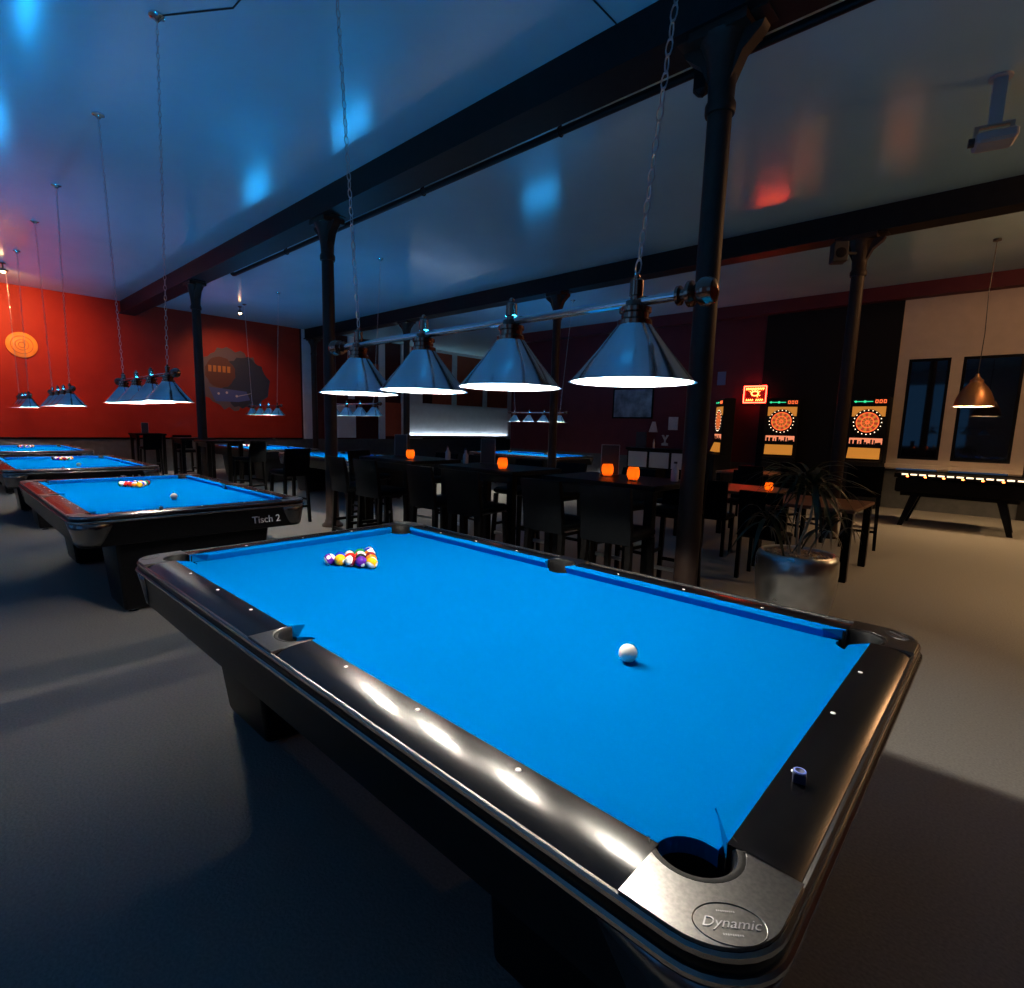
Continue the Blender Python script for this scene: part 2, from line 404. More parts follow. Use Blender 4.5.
# ------------------------------------------------------------------ pool table
PX, PY = 1.282, .645
def mirror(pts, sx, sy):
    q = [(x * sx, y * sy) for x, y in pts]
    return q if sx * sy > 0 else q[::-1]
def make_pool_table():
    root = empty('pool_table')
    # bed: one outline with notches at the six pockets
    q1 = []
    out = []
    a1 = math.degrees(math.asin(.02 / .064)); a2 = math.degrees(math.acos(.018 / .064))
    corner = arc(PX, -PY, .064, 180 + a1, a2, 12)              # for (+,-)
    side = arc(0, -.683, .061, 180 - math.degrees(math.asin(.018 / .061)), math.degrees(math.asin(.018 / .061)), 10)
    out += side                                                 # (0,-) left to right
    out += corner
    out += mirror(corner, 1, -1)
    out += mirror(side, 1, -1)
    out += mirror(corner, -1, -1)
    out += mirror(corner, -1, 1)
    b = MB(); b.prism(out, .73, .762); b.build('bed_cloth', M['cloth'], root, smooth=None)
    # cushions
    def cushion(a_b, b_b, a_n, b_n, flip):
        # back line y=.685, nose line y=.635, running in x
        sec = [(0, .685, .800), (1, .637, .800), (1, .635, .795), (1, .657, .7625), (0, .685, .7625)]
        l0 = [((a_b if e == 0 else a_n), y, z) for e, y, z in sec]
        l1 = [((b_b if e == 0 else b_n), y, z) for e, y, z in sec]
        c = MB(); c.loft([l0, l1], flip, True, True); return c
    I = Matrix.Identity(4); RZ = Matrix.Rotation(PI, 4, 'Z')
    cushion(.080, 1.235, .062, 1.175, I).build('cushion', M['cloth'], root, smooth=None)
    cushion(-1.235, -.080, -1.175, -.062, I).build('cushion', M['cloth'], root, smooth=None)
    cushion(.080, 1.235, .062, 1.175, RZ).build('cushion', M['cloth'], root, smooth=None)
    cushion(-1.235, -.080, -1.175, -.062, RZ).build('cushion', M['cloth'], root, smooth=None)
    for s in (1, -1):
        m = Matrix.Translation((s * .635, 0, 0)) @ Matrix.Rotation(-s * PI / 2, 4, 'Z')
        cushion(-.600, .600, -.532, .532, m).build('cushion', M['cloth'], root, smooth=None)
    # rails
    prof = [(.685, .800), (.72, .8015), (.755, .800), (.785, .7955), (.803, .789), (.812, .778), (.812, .742), (.685, .742)]
    def rail(x0, x1, m):
        c = MB(); c.loft([[(x0, y, z) for y, z in prof], [(x1, y, z) for y, z in prof]], m, True, True); return c
    for m in (I, RZ):
        for x0, x1 in ((.0815, 1.24), (-1.24, -.0815)):
            rail(x0, x1, m).build('rail', M['rail'], root, smooth=30)
    for s in (1, -1):
        m = Matrix.Translation((s * .6325, 0, 0)) @ Matrix.Rotation(-s * PI / 2, 4, 'Z')
        c = MB(); pr = [(y + (.0 if y < .75 else -.008), z) for y, z in prof]
        c.loft([[(-.605, y + .0025, z) for y, z in pr], [(.605, y + .0025, z) for y, z in pr]], m, True, True)
        c.build('rail', M['rail'], root, smooth=30)
    # sights
    sm = MB(); sm.lathe([(.0060, .7995), (.0060, .8021), (.0052, .8026)], n=12, cap0=True, cap1=True)
    first = None
    for k in (-3, -2, -1, 1, 2, 3):
        for s in (1, -1):
            p = (k * .3175, s * .7075, .0)
            if first is None:
                first = sm.build('sight', M['sight'], root, loc=p)
            else:
                o = first.copy(); COL.objects.link(o); o.location = p; o.parent = root
    for k in (-1, 0, 1):
        for s in (1, -1):
            o = first.copy(); COL.objects.link(o); o.location = (s * 1.3424, k * .3175, 0); o.parent = root
    # corner castings with badge
    th = 237.4
    notch = arc(PX, -PY, .078, th, 360 + 270 - th, 16)
    outer = arc(1.322, -.70, .112, -90, 0, 10)
    cpts = [(1.24, -.8115)] + [(1.28, -.812)] + outer + [(1.434, -.605)]
    # order: notch runs from long rail to short rail; close along the outside
    poly = cpts + [(1.345, -.605)] + notch[::-1]
    for sx, sy in ((1, -1), (1, 1), (-1, 1), (-1, -1)):
        pl = mirror(poly, sx, sy)
        c = MB(); c.prism(pl, .742, .8015)
        cc = c.build('corner_casting', M['alu'], root, smooth=None)
        bv = cc.modifiers.new('b', 'BEVEL'); bv.width = .006; bv.segments = 2; bv.limit_method = 'ANGLE'; bv.angle_limit = R(60)
        ang = R(38) if (sx, sy) == (1, -1) else math.atan2(sx, -sy) * 1.0 + (0 if sy < 0 else 0)
        bm = Matrix.Translation((sx * 1.379, -.752 * -sy, .8017)) @ Matrix.Rotation(ang, 4, 'Z')
        d = MB(); d.torus((0, 0, 0), 1, .02, 40, 5, bm @ Matrix.Diagonal((.049, .033, .055, 1)))
        d.build('badge_rim', M['alu'], cc)
        text_mesh('lettering', 'Dynamic', .0225, .0006, M['steel'], cc, bm @ Matrix.Translation((0, 0, .0004)), .5)
        for yy, n_, w in ((.019, 9, .026), (-.017, 9, .028)):
            e = MB()
            for i in range(n_):
                xx = -w / 2 + w * (i + .5) / n_
                e.box(xx - .0009, xx + .0009, yy - .0016 * (1 - .3 * (i % 2)), yy + .0016, 0, .0006, bm)
            e.build('badge_relief', M['steel'], cc, smooth=None)
    # side castings
    a0 = 180 - math.degrees(math.asin(.03 / .078)) * 1.
    sp = [(-.081, -.8115), (.081, -.8115), (.081, -.687)] + arc(0, -.683, .078, -3, -177, 14) + [(-.081, -.687)]
    for sy in (1, -1):
        c = MB(); c.prism(mirror(sp, 1, sy), .742, .8012)
        cc = c.build('side_casting', M['alu'], root, smooth=None)
        bv = cc.modifiers.new('b', 'BEVEL'); bv.width = .004; bv.segments = 2; bv.limit_method = 'ANGLE'; bv.angle_limit = R(60)
    # pocket liners and wells
    def liner(cx, cy, a0, a1):
        l = MB()
        nseg = 18
        loops = []
        for k in range(nseg + 1):
            a = R(a0 + (a1 - a0) * k / nseg)
            loops.append([(cx + r * math.cos(a), cy + r * math.sin(a), z) for r, z in ((.0785, .745), (.0785, .7985), (.073, .8005), (.066, .799), (.0615, .792), (.0615, .700))])
        l.loft(loops, None, True, True)
        return l
    def well(cx, cy):
        w = MB()
        w.lathe([(.0655, .757), (.0655, .62), (.03, .60), (.0, .60)], (cx, cy, 0), 20)
        return w
    for sx, sy in ((1, -1), (1, 1), (-1, 1), (-1, -1)):
        base = {(1, -1): (212, 418), (1, 1): (-58, 148), (-1, 1): (32, 238), (-1, -1): (122, 328)}[(sx, sy)]
        l = liner(sx * PX, sy * PY, *base).build('pocket_liner', M['liner'], root)
        well(sx * PX, sy * PY).build('pocket_well', M['well'], l)
    for sy in (1, -1):
        l = liner(0, sy * .683, *((-4, 184) if sy > 0 else (176, 364))).build('pocket_liner', M['liner'], root)
        well(0, sy * .683).build('pocket_well', M['well'], l)
    # outer trim ring
    def ring(prof, cap=False, r=.112):
        c = MB(); loops = []
        for d, z in prof:
            loops.append([(x, y, z) for x, y in rrect(-1.434 - d, 1.434 + d, -.812 - d, .812 + d, max(r + d, .01), 8)])
        c.loft(loops, None, False, cap); return c
    ring([(-.006, .775), (-.004, .7955), (.002, .7965), (.007, .793), (.008, .786), (.004, .782), (-.006, .780)]).build('edge_trim', M['trim'], root, smooth=25)
    ring([(-.006, .782), (.004, .781), (.006, .774), (.006, .766), (-.004, .764)]).build('edge_band', M['apron'], root, smooth=25)
    ring([(-.006, .767), (.010, .766), (.015, .762), (.016, .756), (.012, .751), (-.006, .750)]).build('lower_trim', M['trim'], root, smooth=25)
    # apron, slanting in
    ap = ring([(.006, .752), (.004, .745), (-.004, .70), (-.018, .62), (-.026, .585), (-.032, .580), (-.06, .580)], True)
    ap.build('apron', M['apron'], root, smooth=25)
    # metal shields under the corners
    for sx, sy in ((1, -1), (1, 1), (-1, 1), (-1, -1)):
        c = MB(); loops = []
        for d, z, e in ((.010, .748, .11), (-.001, .70, .09), (-.015, .62, .05), (-.020, .595, .03)):
            X = 1.434 + d; Y = .812 + d; rr = max(.112 + d, .02)
            pts = [(X, -(Y - rr - e)), (X, -(Y - rr))] + arc(X - rr, -(Y - rr), rr, 0, -90, 8)[1:] + [(X - rr - e, -Y)]
            loops.append([(sx * x, -sy * y, z) for x, y in pts])
        c.loft(loops, None, closed=False)
        so = c.build('corner_shield', M['shield'], root)
        sd = so.modifiers.new('s', 'SOLIDIFY'); sd.thickness = .003; sd.offset = 0
    # frame and panel legs
    for s in (1, -1):
        c = MB(); loops = []
        for z, g in ((.03, -.008), (.045, .0), (.30, .045), (.582, .09)):
            x0, x1 = sorted((s * .70, s * (1.165 + g)))
            loops.append([(x, y, z) for x, y in rrect(x0, x1, -.51 - g * .5, .51 + g * .5, .03, 5)])
        c.loft(loops, None, True, True)
        lg = c.build('leg', M['apron'], root)
        for fx in (.76, 1.125):
            for fy in (-.45, .45):
                f = MB(); f.lathe([(.035, 0), (.035, .012), (.02, .02), (.02, .04)], (s * fx, fy, 0), 14, cap0=True)
                f.build('foot', M['chrome'], lg)
    return root

TABLES = [((0, 0), 'large blue cloth pool table with silver corner castings, closest to the camera', None),
          ((-4.28, -.02), 'blue cloth pool table with Tisch 2 written on its black end', 'Tisch 2'),
          ((-8.50, -.03), 'blue cloth pool table with Tisch 3 written on its black end', 'Tisch 3'),
          ((-12.90, .0), 'blue cloth pool table behind the one marked Tisch 3, furthest by the red wall', None),
          ((-12.35, 4.45), 'blue cloth pool table standing in front of the mural on the red wall', None),
          ((-8.30, 4.45), 'blue cloth pool table behind the second iron column', None),
          ((-7.38, 9.1), 'blue cloth pool table in front of the dark red far wall', None)]
G_T = 'blue pool tables of the hall'
pt = make_pool_table()
tag(pt, TABLES[0][1], 'pool table', G_T)
pts = [pt]
for (x, y), lab, tx in TABLES[1:]:
    c = dup(pt, lab, (x, y, 0), 0, G_T); pts.append(c)
for c, ((x, y), lab, tx) in zip(pts, TABLES):
    if tx:
        # on the slanting end apron facing the camera
        m = Matrix.Translation((1.434 - .0025,   .455, .658)) @ Matrix.Rotation(R(-10), 4, 'Y') @ Matrix.Rotation(PI / 2, 4, 'Z') @ Matrix.Rotation(PI / 2, 4, 'X')
        text_mesh('lettering', tx, .080, .003, M['letter'], c, m)

# ------------------------------------------------------------------ balls
BR = .0286
COLS = {1: ('yellow', (.80, .42, .01)), 2: ('blue', (.01, .04, .40)), 3: ('red', (.62, .02, .015)), 4: ('purple', (.10, .015, .30)),
        5: ('orange', (.80, .20, .01)), 6: ('green', (.01, .18, .06)), 7: ('maroon', (.22, .015, .02)), 8: ('black', (.01, .01, .012))}
BM = {}; BMESH = {}
sb = MB(); sb.sphere((0, 0, 0), BR, 20, 12)
proto_ball = sb.build('pool_ball', M['ball_white'], smooth=180)
def ball(n, loc, label, group):
    global proto_ball
    if n not in BMESH:
        me = proto_ball.data.copy(); me.materials.clear()
        if n == 0: me.materials.append(M['ball_white'])
        else:
            k = n if n <= 8 else n - 8
            nm, c = COLS[k]
            me.materials.append(ball_mat('ball_' + nm + ('_stripe' if n > 8 else ''), c, n > 8))
        BMESH[n] = me
    o = bpy.data.objects.new('cue_ball' if n == 0 else 'pool_ball', BMESH[n]); COL.objects.link(o)
    o.location = loc
    rr = random.Random(n * 31 + int(abs(loc[0]) * 100))
    o.rotation_euler = (rr.uniform(-1.2, 1.2), rr.uniform(-1.2, 1.2), rr.uniform(0, 6.28))
    return tag(o, label, 'ball', group)
def rack(cx, cy, order, where, group, only=None):
    k = 0; names = {}
    for r in range(5):
        for i in range(r + 1):
            n = order[k]; k += 1
            nm = COLS[n if n <= 8 else n - 8][0]
            lab = ('white ball with a %s stripe' % nm if n > 8 else 'solid %s ball' % nm) + ' racked ' + where
            ball(n, (cx - r * .0497, cy + (i - r / 2) * .0574, .762 + BR), lab, group)
#        r0   r1      r2         r3            r4
ORDER = [9, 4, 5, 15, 8, 7, 1, 3, 11, 13, 12, 2, 14, 6, 10]
rack(-.635, 0, ORDER, 'on the table closest to the camera', 'racked balls on the closest table')
ball(0, (.80, -.03, .762 + BR), 'white cue ball alone on the closest blue table', 'cue balls')
ORD2 = [1, 13, 10, 3, 8, 9, 11, 2, 12, 6, 14, 4, 15, 5, 7]
rack(-4.80, .0, ORD2, 'on the second blue table from the camera', 'racked balls on the second table')
ball(0, (-3.70, .0, .762 + BR), 'white cue ball on the table marked Tisch 2', 'cue balls')
rack(-9.25, .03, ORD2[::-1], 'on the third blue table from the camera', 'racked balls on the third table')
ball(0, (-7.92, .0, .762 + BR), 'white cue ball on the table marked Tisch 3', 'cue balls')
rack(-13.70, .03, ORDER[::-1], 'on the furthest table by the red wall', 'racked balls on the furthest table')
rack(-13.35, 4.55, ORD2, 'on the table before the mural', 'racked balls before the mural')
bpy.data.objects.remove(proto_ball)

# chalk cubes
def chalk(loc, rz, label):
    t = thing('chalk', label, 'chalk', loc, rz, 'chalk cubes on the rails')
    b = MB(); b.rbox(-.0115, .0115, -.0115, .0115, 0, .020, .0015); b.build('wrapper', M['chalkbox'], t, smooth=None)
    b = MB(); b.cur = 0; b.lathe([(.0112, .0195), (.0112, .0225), (.0085, .0228)], n=16)
    b.cur = 1; b.lathe([(.0085, .0228), (.006, .0205), (0, .0200)], n=16)
    b.build('chalk_face', [M['chalk'], M['chalkbox']], t)
    return t
ck = chalk((1.358, -.345, .8015), .3, 'blue chalk cube on the black end rail of the closest table')
dup(ck, 'chalk cube on the near end rail of the table marked Tisch 2', (-4.28 + 1.352, -.30, .8015), .1)
dup(ck, 'chalk cube on the near end rail of the table marked Tisch 3', (-8.5 + 1.352, -.28, .8015), .6)

# ------------------------------------------------------------------ hanging lamps
ZR = 1.605
RS = .186
ZB = 1.834
LP = 45.0
UP = 20.0
def batwing(o):
    # the shade's reflector throws more light to the sides than straight down, so the bed is lit evenly
    l = o.data; l.use_nodes = True; nt = l.node_tree; N = nt.nodes; L = nt.links
    em = N['Emission']; tc = N.new('ShaderNodeTexCoord'); sp = N.new('ShaderNodeSeparateXYZ')
    L.new(tc.outputs['Normal'], sp.inputs['Vector'])
    prev = sp.outputs['Z']
    for op, v in (('ABSOLUTE', 0), ('MAXIMUM', .45), ('POWER', -3.9)):
        n = N.new('ShaderNodeMath'); n.operation = op; L.new(prev, n.inputs[0]); n.inputs[1].default_value = v; prev = n.outputs[0]
    L.new(prev, em.inputs['Strength'])
    return o
def make_lamp():
    root = empty('billiard_lamp')
    xs = (-.735, -.245, .245, .735)
    bar = MB(); bar.tube([(-.89, 0, ZB), (.89, 0, ZB)], .0135, 12); bar.build('bar', M['chrome'], root)
    for s in (-1, 1):
        f = MB(); m = Matrix.Translation((s * .86, 0, ZB)) @ Matrix.Rotation(s * PI / 2, 4, 'Y')
        f.lathe([(.0135, 0), (.026, .004), (.026, .012), (.016, .016), (.016, .03), (.034, .036), (.034, .046), (.02, .052), (.026, .06), (.036, .072), (.038, .088), (.030, .106), (.012, .114), (0, .115)], n=18, mtx=m)
        f.build('end_finial', M['brassy'], root)
    for x in xs:
        s = MB()
        outer = [(.046, ZR + .168), (RS * .57, ZR + .090), (RS - .007, ZR + .004), (RS, ZR)]
        s.cur = 0; s.lathe(outer[::-1], (x, 0, 0), 40)
        s.cur = 1; s.lathe([(.044, ZR + .165), (RS * .57 - .002, ZR + .087), (RS - .009, ZR + .001), (RS, ZR)], (x, 0, 0), 40)
        s.lathe([(.0, ZR + .166), (.046, ZR + .166)], (x, 0, 0), 40)
        sh = s.build('shade', [M['shade'], M['shade_in']], root)
        c = MB(); c.lathe([(.050, ZR + .160), (.050, ZR + .176), (.040, ZR + .182), (.040, ZR + .196), (.046, ZR + .200), (.046, ZR + .212), (.030, ZR + .218), (.028, ZR + .232)], (x, 0, 0), 20, cap1=True)
        c.build('collar', M['brassy'], sh)
        c = MB(); c.lathe([(.016, ZB + .002), (.016, ZB + .016), (.020, ZB + .018), (.020, ZB + .058), (.014, ZB + .064), (.009, ZB + .066), (.009, ZB + .076), (.004, ZB + .080), (0, ZB + .080)], (x, 0, 0), 16)
        c.build('finial', M['brassy'], root)
        bb = MB(); bb.sphere((x, 0, ZR + .118), .030, 12, 8); bb.build('bulb', M['bulb'], sh)
        batwing(light('lamp_bulb', 'POINT', (x, 0, ZR + .118), LP, (1., .90, .76), root, .036))
    # invented blue strip on the bar top, added to brighten the ceiling
    b = MB(); b.box(-.60, .60, -.006, .006, ZB + .006, ZB + .0125); b.build('added_uplight_strip', M['added_blue_strip'], root, smooth=None)
    o = light('ceiling_fill', 'AREA', (0, 0, ZB + .0165), UP, (.01, .38, 1.), root, size=(1.2, .02)); o.rotation_euler = (PI, 0, 0)
    for s in (-1, 1):
        a = Vector((s * .735, 0, ZB + .078)); e = Vector((s * .985, 0, ZC - .01))
        d = (e - a); n = 64; step = d.length / n
        q = d.to_track_quat('X', 'Y').to_matrix().to_4x4()
        c = MB()
        for i in range(n):
            p = a + d * ((i + .5) / n)
            c.torus((0, 0, 0), .0095, .0021, 10, 5, Matrix.Translation(p) @ q @ Matrix.Rotation((PI / 2) * (i % 2), 4, 'X'), sx=2.15)
        c.build('chain', M['steel'], root)
        r = MB(); r.lathe([(.055, ZC), (.055, ZC - .012), (.03, ZC - .022), (.012, ZC - .045), (0, ZC - .046)], (s * .985, 0, 0), 18)
        r.build('ceiling_rose', M['chrome'], root)
    return root
lamp = make_lamp()
G_L = 'four-shade lamps over the pool tables'
tag(lamp, 'chrome bar lamp with four cone shades above the closest pool table', 'lamp', G_L)
lamp.location = (.005, 0, 0)
for x, y, lab in ((-4.40, 0, 'chrome four-shade lamp above the table marked Tisch 2'),
                  (-8.84, 0, 'chrome four-shade lamp above the table marked Tisch 3'),
                  (-13.1, 0, 'chrome four-shade lamp above the furthest table, under the orange disc'),
                  (-12.30, 4.5, 'chrome four-shade lamp hanging before the mural on the red wall'),
                  (-8.15, 4.5, 'chrome four-shade lamp over the table behind the second column'),
                  (-7.28, 9.2, 'chrome four-shade lamp before the dark red far wall')):
    dup(lamp, lab, (x, y, 0), 0, G_L)

# ------------------------------------------------------------------ high tables and bar stools
def make_high_table(w, d, h=1.06):
    t = empty('high_table')
    b = MB(); b.rbox(-w / 2, w / 2, -d / 2, d / 2, h - .045, h, .008); b.build('table_top', M['wood_dark'], t, smooth=None)
    for sx in (-1, 1):
        for sy in (-1, 1):
            l = MB(); x = sx * (w / 2 - .06); y = sy * (d / 2 - .06)
            l.rbox(x - .035, x + .035, y - .035, y + .035, 0, h - .045, .005); l.build('leg', M['wood_dark'], t, smooth=None)
    for y in (-d / 2 + .045, d / 2 - .07):
        b = MB(); b.box(-w / 2 + .09, w / 2 - .09, y, y + .025, h - .12, h - .045); b.build('apron', M['wood_dark'], t, smooth=None)
    return t
G_H = 'black high tables between the columns'
ht = make_high_table(1.06, .74)
tag(ht, 'black high table with two candles beside the nearest iron column', 'table', G_H); ht.location = (-.82, 2.55, 0)
dup(ht, 'black high table with one candle and a menu, second from the nearest column', (-2.25, 2.58, 0), 0, G_H)
dup(ht, 'black high table with a candle, nearest to the second iron column', (-3.78, 2.60, 0), 0, G_H)
hs = make_high_table(.70, .70)
G_S = 'small high tables by the far column'
tag(hs, 'small black high table in front of the third iron column', 'table', G_S); hs.location = (-9.75, 2.5, 0)
dup(hs, 'small black high table just behind the third iron column', (-11.4, 2.55, 0), 0, G_S)
dup(hs, 'small black high table with a menu against the red wall', (-14.9, 2.55, 0), 0, G_S)

def make_stool():
    t = empty('bar_stool')
    b = MB(); b.rbox(-.20, .20, -.20, .20, .70, .775, .025); b.build('seat', M['leather'], t)
    # backrest: gently curved upholstered panel at the -y side
    bk = MB(); loops = []
    for k in range(9):
        u = -.195 + .39 * k / 8; bow = .022 * (1 - (u / .195) ** 2)
        sec = []
        for z, off in ((.69, 0), (.80, -.006), (.95, -.026), (1.075, -.048), (1.085, -.045)):
            sec.append((u, -.205 + off - bow, z))
        for z, off in ((1.085, -.025), (1.075, -.018), (.95, .012), (.80, .032), (.69, .035)):
            sec.append((u, -.205 + off - bow, z))
        loops.append(sec)
    bk.loft(loops, None, True, True); bk.build('backrest', M['leather'], t, smooth=50)
    for sx in (-1, 1):
        for sy in (-1, 1):
            l = MB(); a = Vector((sx * .17, sy * .17, .70)); e = Vector((sx * .19, sy * .20, 0)); w = .018
            l.loft([[(e.x + dx * w, e.y + dy * w, 0) for dx, dy in ((-1, -1), (1, -1), (1, 1), (-1, 1))],
                    [(a.x + dx * .021, a.y + dy * .021, .70) for dx, dy in ((-1, -1), (1, -1), (1, 1), (-1, 1))]], None, True, True)
            l.build('leg', M['wood_dark'], t, smooth=None)
    for z, ax in ((.24, 'y+'), (.24, 'y-'), (.34, 'x+'), (.34, 'x-')):
        f = MB(); k = .182
        if ax[0] == 'y':
            s = 1 if ax[1] == '+' else -1
            f.box(-k, k, s * .19 - .011, s * .19 + .011, z - .016, z + .016)
        else:
            s = 1 if ax[1] == '+' else -1
            f.box(s * .182 - .011, s * .182 + .011, -k, k, z - .016, z + .016)
        f.build('footrest' if ax == 'y+' else 'stretcher', M['steel'] if ax == 'y+' else M['wood_dark'], t, smooth=None)
    return t
st = make_stool(); used = [False]
G_B = 'black bar stools around the high tables'
def stool(x, y, rz, label):
    if not used[0]:
        used[0] = True; tag(st, label, 'stool', G_B); st.location = (x, y, 0); st.rotation_euler = (0, 0, rz); return
    dup(st, label, (x, y, 0), rz, G_B)
stool(-.42, 1.93, .06, 'black bar stool with its back to the closest table, beside the nearest column')
stool(-.95, 1.92, -.05, 'second black bar stool from the nearest column, back towards the closest table')
stool(-1.88, 1.94, .08, 'third black bar stool from the nearest column, back to the closest table')
stool(-2.42, 1.93, -.06, 'fourth black bar stool from the nearest column, back to the closest table')
stool(-3.38, 1.94, .05, 'fifth black bar stool from the nearest column, back to the closest table')
stool(-3.95, 1.95, -.08, 'sixth black bar stool from the nearest column, back to the closest table')
stool(-.60, 3.20, PI + .1, 'black bar stool on the rear side of the high table with two candles')
stool(-1.15, 3.22, PI - .1, 'left black bar stool behind the high table with two candles')
stool(-1.98, 3.24, PI, 'black bar stool on the rear side of the second high table, beside its candle')
stool(-2.58, 3.24, PI + .08, 'black bar stool behind the menu of the second high table')
stool(-3.5, 3.26, PI - .05, 'black bar stool on the rear side of the high table by the second column')
stool(-4.1, 3.26, PI + .1, 'black bar stool behind the menu beside the second column')
stool(-4.85, 2.75, -PI / 2 + .2, 'black bar stool standing right of the second column, open legs')
stool(-6.05, 2.15, PI / 2 + .1, 'black bar stool standing left of the second iron column')
stool(-8.95, 2.75, PI / 2 + .4, 'black bar stool in front of the third column, seen between tables')
stool(-12.25, 2.65, -PI / 2, 'black bar stool left of the third column under the mural')
stool(-13.9, 2.35, PI / 2, 'black bar stool beside the small high table against the red wall')

# candles and menus
def make_candle():
    t = empty('candle_glass')
    b = MB(); b.lathe([(.030, .004), (.044, .02), (.051, .05), (.050, .08), (.043, .104), (.040, .112)], n=20)
    b.lathe([(.0, .004), (.036, .004)], n=20)
    b.build('amber_bowl', M['candle_glass'], t)
    b = MB(); b.lathe([(.034, 0), (.036, .006), (.030, .012), (.0, .012)], n=20, cap0=True); b.build('glass_foot', M['clear_glass'], t)
    b = MB(); b.lathe([(.019, .014), (.019, .035), (0, .035)], n=14, cap0=True); b.build('tealight', M['shade_in'], t)
    b = MB(); b.lathe([(.0, .036), (.006, .044), (.007, .052), (.004, .064), (0, .074)], n=10); b.build('flame', M['flame'], t)
    light('candle_light', 'POINT', (0, 0, .06), .30, (1., .45, .12), t, .012)
    return t
cd = make_candle(); G_C = 'amber candle glasses on the tables'
tag(cd, 'amber candle glass at the near edge of the high table by the nearest column', 'candle', G_C); cd.location = (-.62, 2.44, 1.06)
dup(cd, 'amber candle glass in front of the upright menu by the nearest column', (-.95, 2.58, 1.06), 0, G_C)
dup(cd, 'amber candle glass on the second high table, right of its menu', (-1.99, 2.36, 1.06), 0, G_C)
dup(cd, 'amber candle glass on the high table nearest the second column', (-3.58, 2.46, 1.06), 0, G_C)
def make_menu():
    t = empty('menu_stand')
    b = MB(); b.box(-.075, .075, -.004, .004, .012, .27); b.build('card', M['menu'], t, smooth=None)
    b = MB(); b.box(-.079, -.075, -.005, .005, .01, .272); b.box(.075, .079, -.005, .005, .01, .272); b.box(-.079, .079, -.005, .005, .27, .274)
    b.build('clear_edge', M['menu_edge'], t, smooth=None)
    b = MB(); b.rbox(-.08, .08, -.035, .035, 0, .012, .004); b.build('stand_foot', M['menu'], t, smooth=None)
    return t
mn = make_menu(); G_M = 'upright drink menus'
tag(mn, 'upright dark drink menu between the candles by the nearest column', 'menu', G_M); mn.location = (-.98, 2.66, 1.06); mn.rotation_euler = (0, 0, .68)
dup(mn, 'upright dark drink menu left of the candle on the second high table', (-2.55, 2.72, 1.06), .7, G_M)
dup(mn, 'upright dark drink menu on the high table beside the second column', (-4.12, 2.72, 1.06), .75, G_M)
dup(mn, 'upright menu on the small high table against the red wall', (-14.9, 2.5, 1.06), 1.2, G_M)
def bottle(loc, label, h=.16):
    t = thing('sauce_bottle', label, 'bottle', loc, 0, 'small bottles and holders on tables')
    b = MB(); b.lathe([(.028, 0), (.030, .01), (.030, h * .55), (.012, h * .75), (.012, h * .92)], n=14, cap0=True, cap1=True); b.build('body', M['menu_edge'], t)
    b = MB(); b.lathe([(.014, h * .90), (.014, h), (0, h)], n=12, cap0=True); b.build('cap', M['menu'], t)
    return t
bo = bottle((-3.05 - .25, 2.80, 1.06), 'small pale bottle on the right end of the high table by the second column')
dup(bo, 'small pale bottle left of the menu on the second high table', (-2.72, 2.55, 1.06), 0)
dup(bo, 'small bottle at the right end of the high table by the nearest column', (-.40, 2.72, 1.06), 0)

# ------------------------------------------------------------------ planter with slim trunks and strap leaves
t = thing('potted_plant', 'tall plant with thin trunks in a hammered silver pot beside the pool table', 'plant', (.485, 3.0, 0))
b = MB(); b.lathe([(.19, 0), (.205, .012), (.24, .12), (.270, .30), (.282, .45), (.280, .54), (.268, .575), (.250, .588), (.236, .580), (.232, .55), (.230, .50)], n=48, cap0=True)
b.build('pot', M['pot'], t)
b = MB(); b.lathe([(.232, .555), (.15, .568), (0, .572)], n=30)
rg = random.Random(3)
for i in range(330):
    a = rg.uniform(0, 2 * PI); r = .222 * math.sqrt(rg.random())
    b.sphere((r * math.cos(a), r * math.sin(a), .568 - .01 * (r / .23) + rg.uniform(0, .008)), rg.uniform(.007, .013), 6, 4, (1, rg.uniform(.7, 1), .8))
g = b.build('clay_pebbles', M['gravel'], t); g['kind'] = 'stuff'
stems = [([(.02, -.02, .54), (.01, .0, .66), (.06, .02, .85), (.07, .03, 1.02), (.05, .03, 1.12)], .012),
         ([(-.04, .02, .54), (-.08, .02, .68), (-.14, .0, .80), (-.24, -.02, .88)], .007),
         ([(.05, .05, .54), (.10, .09, .70), (.16, .13, .84)], .007),
         ([(-.02, .07, .54), (-.05, .12, .80), (-.02, .14, 1.05), (-.04, .15, 1.18)], .009)]
for p, r in stems:
    s = MB(); s.tube(p, [r * (1 - .35 * i / (len(p) - 1)) for i in range(len(p))], 8); s.build('trunk', M['bark'], t)
def leaf(mb, p, yaw, length, rise, droop, w):
    vs = []; n = 8
    d = Vector((math.cos(yaw), math.sin(yaw), 0)); sd = Vector((-d.y, d.x, 0))
    for k in range(n + 1):
        u = k / n
        c = Vector(p) + d * (length * u) + Vector((0, 0, rise * u - droop * u * u))
        ww = w * math.sin(PI * (.08 + .92 * u) ** .8) * .5 + .001
        up = Vector((0, 0, .25 * ww))
        vs += [c - sd * ww + up, c, c + sd * ww + up]
    fs = []
    for k in range(n):
        a = k * 3
        fs += [(a, a + 1, a + 4, a + 3), (a + 1, a + 2, a + 5, a + 4)]
    mb.add(vs, fs)
b = MB(); rg = random.Random(11)
